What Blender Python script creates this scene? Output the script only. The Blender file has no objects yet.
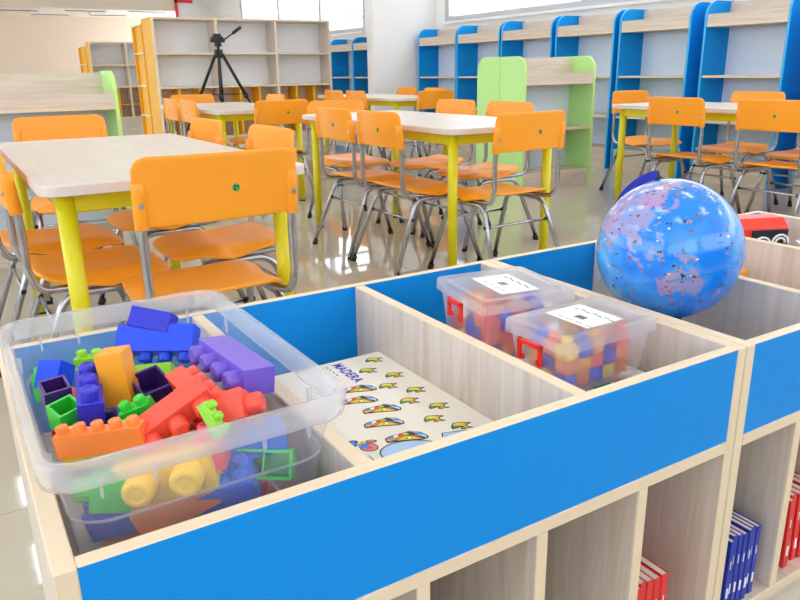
import bpy, bmesh, math, random
from mathutils import Vector, Matrix, Euler
random.seed(7)
PI = math.pi
scene = bpy.context.scene
COL = scene.collection

# ------------------------------------------------------------------ helpers
def lin(c):
    return tuple(((v/255)/12.92 if v/255 <= .04045 else ((v/255+.055)/1.055)**2.4) for v in c)

MATS = {}
def mat(name, rgb, rough=.5, metal=0.0, spec=.5, coat=0.0, bump=0.0, vary=0.0):
    if name in MATS: return MATS[name]
    m = bpy.data.materials.new(name); m.use_nodes = True
    nt = m.node_tree; b = nt.nodes['Principled BSDF']
    b.inputs['Roughness'].default_value = rough
    b.inputs['Metallic'].default_value = metal
    b.inputs['Specular IOR Level'].default_value = spec
    b.inputs['Coat Weight'].default_value = coat
    col = lin(rgb)
    if vary or bump:
        tc = nt.nodes.new('ShaderNodeTexCoord'); nz = nt.nodes.new('ShaderNodeTexNoise')
        nz.inputs['Scale'].default_value = 14; nz.inputs['Detail'].default_value = 4
        nt.links.new(tc.outputs['Object'], nz.inputs['Vector'])
        mx = nt.nodes.new('ShaderNodeMix'); mx.data_type = 'RGBA'
        mx.inputs[6].default_value = (*[v*(1-vary) for v in col], 1)
        mx.inputs[7].default_value = (*[min(1, v*(1+vary)) for v in col], 1)
        nt.links.new(nz.outputs['Fac'], mx.inputs[0]); nt.links.new(mx.outputs[2], b.inputs['Base Color'])
        if bump:
            bp = nt.nodes.new('ShaderNodeBump'); bp.inputs['Strength'].default_value = bump; bp.inputs['Distance'].default_value = .002
            nt.links.new(nz.outputs['Fac'], bp.inputs['Height']); nt.links.new(bp.outputs['Normal'], b.inputs['Normal'])
    else:
        b.inputs['Base Color'].default_value = (*col, 1)
    MATS[name] = m; return m

def wood(name, c1, c2, axis=2, scale=22, rough=.45):
    """light veneer: noise stretched along the grain axis"""
    m = bpy.data.materials.new(name); m.use_nodes = True
    nt = m.node_tree; b = nt.nodes['Principled BSDF']; b.inputs['Roughness'].default_value = rough
    tc = nt.nodes.new('ShaderNodeTexCoord'); mp = nt.nodes.new('ShaderNodeMapping')
    s = [scale]*3; s[axis] = scale*.06; mp.inputs['Scale'].default_value = s
    nz = nt.nodes.new('ShaderNodeTexNoise'); nz.inputs['Scale'].default_value = 2.2; nz.inputs['Detail'].default_value = 7
    nz.inputs['Roughness'].default_value = .65; nz.inputs['Distortion'].default_value = .6
    cr = nt.nodes.new('ShaderNodeValToRGB')
    cr.color_ramp.elements[0].position = .32; cr.color_ramp.elements[0].color = (*lin(c2), 1)
    cr.color_ramp.elements[1].position = .62; cr.color_ramp.elements[1].color = (*lin(c1), 1)
    nt.links.new(tc.outputs['Object'], mp.inputs['Vector']); nt.links.new(mp.outputs[0], nz.inputs['Vector'])
    nt.links.new(nz.outputs['Fac'], cr.inputs[0]); nt.links.new(cr.outputs[0], b.inputs['Base Color'])
    MATS[name] = m; return m

def clearplastic(name, rgb, clear, frost=0.0):
    """clear/frosted thin plastic: part see-through, part scattering, part glossy"""
    m = bpy.data.materials.new(name); m.use_nodes = True
    nt = m.node_tree; nt.nodes.clear()
    out = nt.nodes.new('ShaderNodeOutputMaterial')
    tr = nt.nodes.new('ShaderNodeBsdfTransparent'); tr.inputs[0].default_value = (.97, .98, 1, 1)
    tl = nt.nodes.new('ShaderNodeBsdfTranslucent'); tl.inputs[0].default_value = (*lin(rgb), 1)
    df = nt.nodes.new('ShaderNodeBsdfDiffuse'); df.inputs[0].default_value = (*lin(rgb), 1)
    gl = nt.nodes.new('ShaderNodeBsdfGlossy'); gl.inputs['Roughness'].default_value = .12
    through = tr
    if frost:
        rf = nt.nodes.new('ShaderNodeBsdfRefraction'); rf.inputs['Roughness'].default_value = .28; rf.inputs['IOR'].default_value = 1.04
        through = nt.nodes.new('ShaderNodeMixShader'); through.inputs[0].default_value = frost
        nt.links.new(tr.outputs[0], through.inputs[1]); nt.links.new(rf.outputs[0], through.inputs[2])
    a = nt.nodes.new('ShaderNodeMixShader'); a.inputs[0].default_value = .5
    nt.links.new(tl.outputs[0], a.inputs[1]); nt.links.new(df.outputs[0], a.inputs[2])
    c = nt.nodes.new('ShaderNodeMixShader'); c.inputs[0].default_value = clear
    nt.links.new(a.outputs[0], c.inputs[1]); nt.links.new(through.outputs[0], c.inputs[2])
    lw = nt.nodes.new('ShaderNodeLayerWeight'); lw.inputs[0].default_value = .3
    pw = nt.nodes.new('ShaderNodeMath'); pw.operation = 'POWER'; pw.inputs[1].default_value = 3.0
    nt.links.new(lw.outputs['Facing'], pw.inputs[0])
    fr = nt.nodes.new('ShaderNodeMath'); fr.operation = 'MULTIPLY_ADD'; fr.inputs[1].default_value = .45; fr.inputs[2].default_value = .03
    nt.links.new(pw.outputs[0], fr.inputs[0])
    d = nt.nodes.new('ShaderNodeMixShader')
    nt.links.new(fr.outputs[0], d.inputs[0]); nt.links.new(c.outputs[0], d.inputs[1]); nt.links.new(gl.outputs[0], d.inputs[2])
    nt.links.new(d.outputs[0], out.inputs[0]); MATS[name] = m; return m

def emis(name, rgb, s):
    m = bpy.data.materials.new(name); m.use_nodes = True; nt = m.node_tree; nt.nodes.clear()
    o = nt.nodes.new('ShaderNodeOutputMaterial'); e = nt.nodes.new('ShaderNodeEmission')
    e.inputs[0].default_value = (*lin(rgb), 1); e.inputs[1].default_value = s
    nt.links.new(e.outputs[0], o.inputs[0]); MATS[name] = m; return m

def empty(name, loc=(0, 0, 0), rz=0):
    o = bpy.data.objects.new(name, None); o.empty_display_size = .05
    COL.objects.link(o); o.location = loc; o.rotation_euler = (0, 0, rz); return o

def tag(o, label, cat, group=None):
    o['label'] = label; o['category'] = cat
    if group: o['group'] = group
    return o

def thing(name, label, cat, loc=(0, 0, 0), rz=0, group=None):
    return tag(empty(name, loc, rz), label, cat, group)

def obj(name, bm, mats, parent=None, smooth=False, bevel=0, segs=2):
    me = bpy.data.meshes.new(name)
    bmesh.ops.recalc_face_normals(bm, faces=bm.faces)
    bm.to_mesh(me); bm.free()
    if not isinstance(mats, (list, tuple)): mats = [mats]
    for m in mats: me.materials.append(m)
    if smooth:
        for p in me.polygons: p.use_smooth = True
    o = bpy.data.objects.new(name, me); COL.objects.link(o)
    if parent: o.parent = parent
    if bevel:
        b = o.modifiers.new('bevel', 'BEVEL'); b.width = bevel; b.segments = segs; b.limit_method = 'ANGLE'; b.angle_limit = .7
    return o

def struct(name, bm, m, parent=None, **k):
    o = obj(name, bm, m, parent, **k); o['kind'] = 'structure'; return o

def dup(root, loc, rz, label, group=None):
    r = root.copy(); COL.objects.link(r); r.location = loc; r.rotation_euler = (0, 0, rz); r['label'] = label
    if group: r['group'] = group
    for ch in list(root.children):
        c = ch.copy(); COL.objects.link(c); c.parent = r
        for g in list(ch.children):
            d = g.copy(); COL.objects.link(d); d.parent = c
    return r

def box(bm, x0, x1, y0, y1, z0, z1, edge_axis=None, mi=0, ei=1, face=None):
    """axis box; edge_axis = thin axis of a board: its broad faces get mi, its narrow ones ei"""
    v = [bm.verts.new((x, y, z)) for x in (x0, x1) for y in (y0, y1) for z in (z0, z1)]
    q = [((0, 1, 3, 2), 0), ((4, 6, 7, 5), 0), ((0, 4, 5, 1), 1), ((2, 3, 7, 6), 1), ((0, 2, 6, 4), 2), ((1, 5, 7, 3), 2)]
    fs = []
    for idx, ax in q:
        f = bm.faces.new([v[i] for i in idx])
        f.material_index = mi if (edge_axis is None or ax == edge_axis) else ei
        fs.append(f)
    return v

def board(name, dims, mats, parent, axis, bevel=.0012):
    bm = bmesh.new(); box(bm, *dims, edge_axis=axis); return obj(name, bm, mats, parent, bevel=bevel, segs=1)

def rounded(pts, r, n=6):
    """round the inner corners of a polyline"""
    P = [Vector(p) for p in pts]; out = [P[0]]
    for i in range(1, len(P)-1):
        a, b, c = P[i-1], P[i], P[i+1]
        u = (a-b).normalized(); w = (c-b).normalized(); ang = u.angle(w)
        if ang > PI-.02: out.append(b); continue
        rr = r[i-1] if isinstance(r, (list, tuple)) else r
        d = min(rr/math.tan(ang/2), (a-b).length*.49, (c-b).length*.49)
        p0, p1 = b+u*d, b+w*d
        for k in range(n+1):
            t = k/n; out.append(p0*(1-t)**2+b*2*t*(1-t)+p1*t*t)
    out.append(P[-1]); return out

def tube(bm, pts, r, n=10, r2=None, mi=0):
    P = [Vector(p) for p in pts]; rings = []
    t = (P[1]-P[0]).normalized(); up = Vector((0, 0, 1)) if abs(t.z) < .9 else Vector((1, 0, 0))
    nrm = t.cross(up).normalized()
    for i, p in enumerate(P):
        tt = (P[min(i+1, len(P)-1)]-P[max(i-1, 0)]).normalized()
        nrm = (nrm-tt*nrm.dot(tt)).normalized(); bn = tt.cross(nrm)
        rr = r if r2 is None else r+(r2-r)*i/(len(P)-1)
        rings.append([bm.verts.new(p+nrm*rr*math.cos(a)+bn*rr*math.sin(a)) for a in [2*PI*k/n for k in range(n)]])
    for A, B in zip(rings, rings[1:]):
        for k in range(n):
            f = bm.faces.new((A[k], A[(k+1) % n], B[(k+1) % n], B[k])); f.smooth = True; f.material_index = mi
    for R in (rings[0], rings[-1]):
        f = bm.faces.new(R); f.material_index = mi

def prism(bm, poly, z0, z1, M=None, mi=0, ei=None):
    """extrude a 2-D outline between z0 and z1"""
    a = [bm.verts.new((x, y, z0)) for x, y in poly]; b = [bm.verts.new((x, y, z1)) for x, y in poly]
    fs = [bm.faces.new(a), bm.faces.new(b)]
    for f in fs: f.material_index = mi
    n = len(poly)
    for i in range(n):
        f = bm.faces.new((a[i], a[(i+1) % n], b[(i+1) % n], b[i])); f.material_index = mi if ei is None else ei
    if M is not None: bmesh.ops.transform(bm, matrix=M, verts=a+b)

def rrect(x0, x1, y0, y1, r, n=5):
    out = []
    for cx, cy, a0 in ((x1-r, y1-r, 0), (x0+r, y1-r, PI/2), (x0+r, y0+r, PI), (x1-r, y0+r, 1.5*PI)):
        for k in range(n+1):
            a = a0+PI/2*k/n; out.append((cx+r*math.cos(a), cy+r*math.sin(a)))
    return out

# ------------------------------------------------------------------ materials
WOOD = wood('beech_veneer', (228, 216, 204), (206, 190, 175), 2)
WOODX = wood('beech_veneer_flat', (226, 212, 196), (205, 188, 170), 0)
WOODY = wood('beech_veneer_deep', (224, 208, 190), (203, 186, 168), 1)
EDGE = mat('beech_edge', (232, 211, 180), .45)
BLUEP = mat('blue_melamine', (0, 140, 226), .45, spec=.22, vary=.02)
BLUE = mat('blue_panel', (0, 150, 234), .45, spec=.22)
BLUEEDGE = mat('blue_panel_edge', (60, 180, 245), .4)
GREEN = mat('lime_panel', (192, 242, 150), .42)
GREENEDGE = mat('lime_panel_edge', (200, 242, 140), .42)
AMBER = mat('amber_panel', (250, 182, 14), .42)
AMBEREDGE = mat('cream_edge', (238, 226, 196), .45)
GREYB = mat('grey_backboard', (226, 238, 255), .6)
PALEB = mat('pale_backboard', (252, 252, 252), .6)
ORANGE = mat('orange_plastic', (255, 162, 34), .36)
YELL = mat('yellow_lacquer', (226, 214, 12), .3)
CHROME = mat('chrome_tube', (178, 180, 188), .26, metal=1.0)
RUBBER = mat('black_rubber', (22, 22, 24), .6)
BLACK = mat('black_plastic', (26, 26, 30), .45)
WHITE = mat('white_wall_paint', (244, 242, 238), .8)
CREAM = mat('cream_wall_paint', (240, 228, 212), .8)
TAN = mat('tan_wall_paint', (222, 206, 190), .8)
TABLETOP = wood('table_laminate', (228, 219, 207), (218, 207, 194), 1, 14, .3)
TABEDGE = mat('table_edge', (226, 212, 204), .4)
FRAME = mat('window_frame_metal', (196, 198, 204), .4, metal=.3)
PAPER = mat('white_paper', (244, 244, 244), .6)
INK = mat('dark_ink', (50, 48, 60), .7)
SCREW = mat('screw_steel', (190, 190, 195), .3, metal=1)

def floor_material():
    m = bpy.data.materials.new('polished_beige_tile'); m.use_nodes = True
    nt = m.node_tree; b = nt.nodes['Principled BSDF']
    tc = nt.nodes.new('ShaderNodeTexCoord'); mp = nt.nodes.new('ShaderNodeMapping')
    mp.inputs['Location'].default_value = (.30, .025, 0)
    br = nt.nodes.new('ShaderNodeTexBrick'); br.offset = 0; br.inputs['Scale'].default_value = 1
    br.inputs['Brick Width'].default_value = .6; br.inputs['Row Height'].default_value = .6
    br.inputs['Mortar Size'].default_value = .0016; br.inputs['Mortar Smooth'].default_value = .1
    br.inputs['Color1'].default_value = (*lin((200, 190, 170)), 1); br.inputs['Color2'].default_value = (*lin((196, 186, 166)), 1)
    br.inputs['Mortar'].default_value = (*lin((172, 158, 136)), 1)
    nz = nt.nodes.new('ShaderNodeTexNoise'); nz.inputs['Scale'].default_value = 2.5; nz.inputs['Detail'].default_value = 6
    mx = nt.nodes.new('ShaderNodeMix'); mx.data_type = 'RGBA'; mx.blend_type = 'MULTIPLY'; mx.inputs[0].default_value = .12
    nt.links.new(tc.outputs['Object'], mp.inputs[0]); nt.links.new(mp.outputs[0], br.inputs[0]); nt.links.new(mp.outputs[0], nz.inputs[0])
    nt.links.new(br.outputs[0], mx.inputs[6]); nt.links.new(nz.outputs['Color'], mx.inputs[7])
    nt.links.new(mx.outputs[2], b.inputs['Base Color'])
    b.inputs['Roughness'].default_value = .035; b.inputs['Specular IOR Level'].default_value = .6
    return m
FLOOR = floor_material()

# ------------------------------------------------------------------ the room
CEIL = 2.8
bm = bmesh.new(); box(bm, -4, 6.0, -3, 24, -.1, 0); struct('floor', bm, FLOOR)
bm = bmesh.new(); box(bm, -4, 5.75, -3, 16.5, CEIL, CEIL+.1); struct('ceiling', bm, WHITE)
RX = 5.6     # face of the window wall
bm = bmesh.new()
box(bm, RX, RX+.15, -3, 16.7, 0, 1.5)                   # below the sills
box(bm, RX, RX+.15, -3, 16.7, 2.62, CEIL)               # above the heads
for y0, y1 in ((7.58, 9.66), (14.9, 16.7)):
    box(bm, RX, RX+.15, y0, y1, 1.5, 2.62)
struct('wall_right', bm, WHITE)
bm = bmesh.new(); box(bm, 4.66, RX, 7.78, 7.93, 0, CEIL); struct('wall_stub', bm, WHITE)
GLASS = clearplastic('window_glass', (250, 250, 252), .97)
def window(n, y0, y1, ys):
    t = empty('window_%d' % n); t['kind'] = 'structure'
    bm = bmesh.new(); X0, X1 = RX+.02, RX+.08
    box(bm, X0, X1, y0, y1, 1.5, 1.56); box(bm, X0, X1, y0, y1, 2.56, 2.62)
    for y in ys: box(bm, X0-.01, X1, y-.035, y+.035, 1.56, 2.56)
    struct('window_frame', bm, FRAME, t)
    for i in range(len(ys)-1):
        bm = bmesh.new(); box(bm, RX+.045, RX+.05, ys[i]+.035, ys[i+1]-.035, 1.56, 2.56); struct('pane', bm, GLASS, t)
    bm = bmesh.new(); box(bm, RX-.04, RX+.02, y0, y1, 1.47, 1.5); struct('window_sill', bm, WHITE, t)
window(1, -3, 7.58, [-2.965, -1.1, .9, 2.9, 5.2, 7.545])
window(2, 9.66, 14.9, [9.70, 11.2, 12.95, 14.86])
for n, x0, x1 in ((3, -3.65, .4), (4, .75, 5.4)):  # unseen windows behind the camera, added to send daylight to the far end
    t = empty('window_%d' % n); t['kind'] = 'structure'
    bm = bmesh.new(); xs = [x0+(x1-x0)*k/3 for k in range(4)]
    box(bm, x0, x1, -3.1, -3.04, 1.1, 1.15); box(bm, x0, x1, -3.1, -3.04, 2.45, 2.5)
    for k, x in enumerate(xs):
        xa = min(max(x, x0+.03), x1-.03); box(bm, xa-.03, xa+.03, -3.1, -3.04, 1.15, 2.45)
    struct('window_frame', bm, FRAME, t)
    for k in range(3):
        bm = bmesh.new(); box(bm, xs[k]+.03, xs[k+1]-.03, -3.075, -3.07, 1.15, 2.45); struct('pane', bm, GLASS, t)
bm = bmesh.new(); box(bm, -4, RX+.15, -3.15, -3, 1.0, 1.1); box(bm, -4, RX+.15, -3.15, -3, 2.5, CEIL)
for x in (-4, .4, 5.4): box(bm, x, x+.35, -3.15, -3, 1.1, 2.5)
struct('wall_front_added', bm, WHITE)  # unseen wall behind the camera, added to cut light on the foreground
bm = bmesh.new(); box(bm, -4, RX+.15, -3.15, -2.98, 0, 1.0); struct('wall_front_dark_absorber', bm, mat('dark_absorber', (80, 60, 46), .6))  # unseen dark surface, added to cut bounce light into the cubbies
bm = bmesh.new(); box(bm, -4.15, -4, -3.15, 16.7, 0, .9); box(bm, -4.15, -4, -3.15, 16.7, 2.6, CEIL)
for y in (-3.15, 3.3, 9.9, 16.3): box(bm, -4.15, -4, y, y+.4, .9, 2.6)
struct('wall_left', bm, WHITE)
for n, y0, y1 in ((5, -2.75, 3.3), (6, 3.7, 9.9), (7, 10.3, 16.3)):
    t = empty('window_%d' % n); t['kind'] = 'structure'
    ys = [y0+(y1-y0)*k/4 for k in range(5)]
    bm = bmesh.new(); box(bm, -4.1, -4.04, y0, y1, .9, .95); box(bm, -4.1, -4.04, y0, y1, 2.55, 2.6)
    for y in ys:
        ya = min(max(y, y0+.03), y1-.03); box(bm, -4.1, -4.04, ya-.03, ya+.03, .95, 2.55)
    struct('window_frame', bm, FRAME, t)
    for k in range(4):
        bm = bmesh.new(); box(bm, -4.075, -4.07, ys[k]+.03, ys[k+1]-.03, .95, 2.55); struct('pane', bm, GLASS, t)
# hall end: lintel over a lower room beyond
bm = bmesh.new(); box(bm, -4, 5.1, 16.5, 16.7, 2.24, CEIL); struct('wall_lintel', bm, CREAM)
bm = bmesh.new(); box(bm, 5.1, RX, 16.5, 16.7, 0, CEIL); struct('wall_back', bm, WHITE)
bm = bmesh.new(); box(bm, -4, RX, 22, 22.15, 0, 2.45); struct('wall_far', bm, TAN)
bm = bmesh.new(); box(bm, -4, RX+.15, 16.7, 24, 2.45, 2.55); struct('ceiling_far', bm, CREAM)

LAMPON = emis('lamp_tube_light', (244, 249, 255), 10.0)
LAMPBODY = mat('lamp_housing', (235, 235, 235), .5)
LOUVRE = mat('lamp_louvre', (150, 150, 156), .3, metal=.8)
def ceiling_lamp(x, y, z, lx, ly, label, lit, grp):
    t = thing('ceiling_lamp', label, 'lamp', (x, y, z), 0, grp)
    bm = bmesh.new()
    box(bm, -lx/2, lx/2, -ly/2, ly/2, -.012, 0)
    for s in (-1, 1):
        box(bm, s*lx/2-.006, s*lx/2+.006, -ly/2, ly/2, -.06, -.0); box(bm, -lx/2, lx/2, s*ly/2-.006, s*ly/2+.006, -.06, 0)
    obj('housing', bm, LAMPBODY, t)
    for k in (-1, 0, 1):
        bm = bmesh.new(); tube(bm, [(k*lx*.28, -ly*.46, -.035), (k*lx*.28, ly*.46, -.035)], .022, 10)
        obj('lamp_tube', bm, LAMPON if lit else LAMPBODY, t)
    bm = bmesh.new()
    for k in range(1, 9):
        y_ = -ly/2+ly*k/9; box(bm, -lx/2, lx/2, y_-.004, y_+.004, -.06, -.045)
    obj('louvre', bm, LOUVRE, t); return t
for r, y in enumerate((-.9, .4, 1.7, 2.7, 3.9, 5.2, 6.43, 7.7, 9.2, 11.2, 13.4)):
    for c, x in enumerate((-1.9, .12, 1.95, 3.9)):
        if c == 1 and y > 7: continue
        ceiling_lamp(x, y, CEIL, .34, .58, 'louvred ceiling lamp with three lit tubes over the reading tables', True, 'lamps of the main ceiling')
for x, y, w in ((1.9, 19.5, .9), (2.75, 20.6, .9), (3.35, 19.2, .9), (4.1, 20.4, .9), (4.75, 19.0, .9)):
    ceiling_lamp(x, y, 2.45, w, .35, 'unlit grey lamp under the low ceiling of the far room', False, 'lamps of the far room')
# white board with a red frame hanging at the hall end
t = thing('framed_board', 'white board in a red frame high at the hall end', 'board', (4.95, 16.45, 2.30))
bm = bmesh.new(); box(bm, -.23, .30, -.01, .02, -.22, .16); obj('panel', bm, PAPER, t)
bm = bmesh.new(); box(bm, -.25, -.19, -.03, .0, -.24, .16); box(bm, -.25, .14, -.03, 0, .10, .16); obj('frame', bm, mat('red_frame', (235, 60, 60), .5), t)

# outside the windows: pale ribbed building and a red awning
def rib_material():
    m = bpy.data.materials.new('ribbed_cladding'); m.use_nodes = True; nt = m.node_tree; b = nt.nodes['Principled BSDF']
    tc = nt.nodes.new('ShaderNodeTexCoord'); sp = nt.nodes.new('ShaderNodeSeparateXYZ')
    nt.links.new(tc.outputs['Object'], sp.inputs[0])
    w = nt.nodes.new('ShaderNodeTexWave'); w.bands_direction = 'Y'; w.inputs['Scale'].default_value = .9; w.inputs['Distortion'].default_value = 0
    nt.links.new(tc.outputs['Object'], w.inputs[0])
    n = nt.nodes.new('ShaderNodeTexNoise'); n.inputs['Scale'].default_value = .7
    nt.links.new(tc.outputs['Object'], n.inputs[0])
    cr = nt.nodes.new('ShaderNodeValToRGB'); cr.color_ramp.elements[0].position = .35; cr.color_ramp.elements[1].position = .65
    cr.color_ramp.elements[0].color = (*lin((222, 130, 158)), 1); cr.color_ramp.elements[1].color = (*lin((170, 160, 208)), 1)
    nt.links.new(n.outputs['Fac'], cr.inputs[0])
    mx = nt.nodes.new('ShaderNodeMix'); mx.data_type = 'RGBA'; mx.inputs[7].default_value = (.62, .6, .64, 1)
    nt.links.new(w.outputs['Fac'], mx.inputs[0]); nt.links.new(cr.outputs[0], mx.inputs[6])
    nt.links.new(mx.outputs[2], b.inputs['Base Color']); b.inputs['Roughness'].default_value = .7
    return m
bm = bmesh.new(); box(bm, 11, 11.3, -1, 13.0, 0, 3.4); o = obj('neighbour_building', bm, rib_material())
tag(o, 'pale pink ribbed building outside the window above the blue shelves', 'building')
t = thing('roof_awning', 'red striped awning seen through the window behind the amber bookcase', 'awning', (9, 16.7, 1.9))
bm = bmesh.new(); box(bm, 0, .1, -1.4, 2.6, -.25, .05); obj('fascia', bm, WHITE, t)
bm = bmesh.new()
REDA = mat('red_awning', (245, 120, 140), .6); PINKA = mat('pink_awning', (250, 190, 200), .6)
for k in range(14):
    y0 = -.6+k*.12; y1 = y0+.12
    def zt(y): return .05+.42*min(1, max(0, (1.08-y)/.75))
    v = [bm.verts.new(p) for p in ((0, y0, .05), (0, y1, .05), (.3, y1, zt(y1)+.002), (.3, y0, zt(y0)+.002))]
    f = bm.faces.new(v); f.material_index = k % 2
obj('canopy', bm, [REDA, PINKA], t)

# ------------------------------------------------------------------ bin units in front
TOPZ = .60
BW = [WOOD, EDGE]
def bin_unit(label, x0, x1, dividers, cubbies, floorz, left_t=.016, right_t=.0155):
    t = thing('bin_unit', label, 'storage unit', (x0, 0, 0))
    L = lambda x: x-x0
    YB0, YB1 = .4946, .508
    board('side_panel', (0, left_t, 0, YB1, .02, TOPZ), BW, t, 0)
    board('side_panel', (L(x1)-right_t, L(x1), 0, YB1, .02, TOPZ), BW, t, 0)
    board('front_panel', (left_t, L(x1)-right_t, .0005, .0148, .4775, TOPZ), [BLUEP, EDGE], t, 1, .0008)
    board('back_panel', (left_t, L(x1)-right_t, YB0, YB1-.0005, .4775, TOPZ), [BLUEP, EDGE], t, 1, .0008)
    board('lower_back', (left_t, L(x1)-right_t, YB0, YB1-.001, .02, .461), [WOOD, EDGE], t, 1)
    board('bin_floor', (left_t, L(x1)-right_t, .0, YB1-.001, .4613, .4775), [WOODY, EDGE], t, 2)
    board('bottom_shelf', (left_t, L(x1)-right_t, .0, YB0, .179, .195), [WOODY, EDGE], t, 2)
    board('plinth', (left_t, L(x1)-right_t, .03, .046, .02, .179), [WOODX, EDGE], t, 1)
    for d in dividers:
        board('bin_divider', (L(d), L(d)+.016, .0148, YB0, .4775, TOPZ-.0008), BW, t, 0)
    for d in cubbies:
        board('cubby_divider', (L(d)-.0155, L(d), .001, YB0, .195, .4613), BW, t, 0)
    for px in (.03, L(x1)-.07):
        for py in (.05, .42):
            bm = bmesh.new(); box(bm, px, px+.04, py, py+.04, 0, .02); obj('foot', bm, BLACK, t)
    return t
bin_unit('blue fronted bin unit holding the tub of toy blocks and the stickered board', -.038, .7234, (.202, .4592), (.119, .2692, .4174, .570), 0)
bin_unit('blue fronted bin unit holding the globe and shelves of blue and red books', .7254, 1.52, (.983, 1.242), (.8777, 1.034, 1.19, 1.347), 0)

# ------------------------------------------------------------------ picture board
BZ = .515
pbm = bmesh.new(); prism(pbm, rrect(-.115, .115, -.20, .20, .004), 0, BZ-.4775)
BOARDM = mat('cream_board', (240, 232, 218), .55)
pb = obj('picture_board', pbm, [BOARDM], None, bevel=.0015)
pb.location = (.3435, .222, .4776)
tag(pb, 'cream board printed with small fish, boats and a butterfly, lying in the open bin', 'board')
PM = {k: mat('print_'+k, c, .55) for k, c in dict(dark=(40, 36, 50), yellow=(240, 214, 30), green=(20, 150, 95), lime=(170, 200, 40), pink=(236, 130, 110), red=(235, 70, 80), blue=(40, 140, 235), white=(245, 245, 240), orange=(245, 160, 40), sky=(176, 208, 242), violet=(140, 110, 220), navy=(52, 56, 190)).items()}
PK = list(PM); PL = [PM[k] for k in PK]
def picture(name, X, Y, scale, shapes):
    bm = bmesh.new(); lay = 0
    for c, pts in shapes:
        lay += 1; z = BZ-.4776+.0002+lay*.00004
        f = bm.faces.new([bm.verts.new((X-.3435+(u*.91+w*.41)*scale, Y-.222+(w*.91-u*.41)*scale, z)) for u, w in pts]); f.material_index = PK.index(c)
    o = obj(name, bm, PL, pb)
    return o
def ell(cx, cy, a, b, n=14, rot=0):
    return [(cx+a*math.cos(t)*math.cos(rot)-b*math.sin(t)*math.sin(rot), cy+a*math.cos(t)*math.sin(rot)+b*math.sin(t)*math.cos(rot)) for t in [2*PI*k/n for k in range(n)]]
fish = [('dark', [(-.62, -.45), (-.66, -.1), (-.45, .38), (-.1, .45), (.62, .36), (.7, .2), (.4, .1), (.42, -.15), (.7, -.32), (.6, -.42), (.3, -.4), (.1, -.52), (-.08, -.45), (-.05, -.2)]),
        ('yellow', [(-.5, .0), (-.42, .3), (-.1, .38), (.3, .3), (.32, .0), (.1, -.1), (-.2, -.02)]),
        ('green', [(-.58, -.4), (-.58, -.08), (-.3, -.02), (-.1, -.14), (-.3, -.24)]),
        ('pink', [(.2, .3), (.58, .32), (.4, .18), (.2, .12)]),
        ('lime', [(.1, .0), (.32, .04), (.34, -.2), (.55, -.32), (.28, -.36), (.12, -.3)]),
        ('pink', [(-.02, -.25), (.12, -.28), (.2, -.42), (.05, -.45)]),
        ('orange', ell(-.34, .18, .06, .06, 8))]
boat = [('dark', [(-.98, -.35), (-1.0, -.1), (-.8, .1), (-.5, .22), (.05, .42), (.2, .5), (.7, .32), (1.0, -.05), (.98, -.3), (.7, -.42), (-.2, -.42), (-.9, -.5)]),
        ('blue', [(-.92, -.12), (-.78, .06), (-.55, .16), (-.6, -.1)]), ('white', [(-.6, -.1), (-.55, .16), (-.35, .22), (-.38, .0)]),
        ('red', [(-.38, 0), (-.35, .22), (-.12, .3), (-.12, .08)]), ('lime', [(-.12, .08), (-.12, .3), (.05, .35), (.18, .15)]),
        ('orange', [(-.95, -.3), (-.9, -.15), (-.55, -.12), (-.15, .02), (.2, .1), (-.3, -.14), (-.8, -.4)]),
        ('yellow', [(-.5, -.34), (-.1, -.05), (.25, .0), (.5, -.2), (.75, -.34)]), ('sky', [(.1, .38), (.3, .4), (.6, .0), (.9, -.3), (.92, -.05), (.65, .26), (.25, .44)]),
        ('blue', [(.35, .32), (.65, .24), (.85, .02), (.6, .1)]), ('green', [(-.12, -.26), (0, -.12), (.08, -.26)]), ('white', [(.08, -.26), (.04, -.14), (.16, -.12), (.2, -.26)]),
        ('red', [(.2, -.26), (.2, -.14), (.32, -.24)]), ('pink', [(.25, .06), (.5, -.1), (.7, -.16), (.55, -.02)])]
fly = [('dark', ell(-.55, .35, .32, .24)), ('dark', ell(.55, .3, .36, .2)), ('dark', ell(.35, -.4, .6, .5, rot=-.5)), ('dark', ell(-.62, 0, .3, .3)),
       ('blue', ell(-.58, .3, .2, .16)), ('pink', ell(.55, .3, .26, .12)), ('pink', ell(.36, -.41, .52, .42, rot=-.5)), ('blue', ell(.1, -.25, .35, .3)),
       ('red', ell(.35, -.5, .24, .16)), ('blue', ell(-.6, 0, .2, .2)), ('orange', ell(-.1, .12, .12, .35, rot=-.7))]
for i, (x, y) in enumerate(((.434, .395), (.407, .365), (.430, .331), (.404, .304), (.428, .273), (.403, .249), (.426, .216), (.401, .190))):
    picture('fish_picture', x, y, .0195, fish)
picture('water_picture', .413, .141, .03, [('dark', [(-1.0, -.3), (-.95, .06), (1.02, .26), (1.0, .1)]), ('sky', [(-.95, -.3), (-.9, .02), (.98, .2), (.97, .06), (.0, -.32)])])
picture('fish_picture', .418, .157, .0195, fish)
for x, y in ((.366, .318), (.350, .287), (.362, .249), (.345, .215)): picture('boat_picture', x, y, .0248, boat)
picture('water_picture', .337, .137, .036, [('dark', ell(0, 0, 1.05, .72, 22)), ('sky', ell(0, 0, 1, .66, 22))])
picture('boat_picture', .349, .170, .0255, boat)
picture('butterfly_picture', .297, .181, .019, fly)
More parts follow.
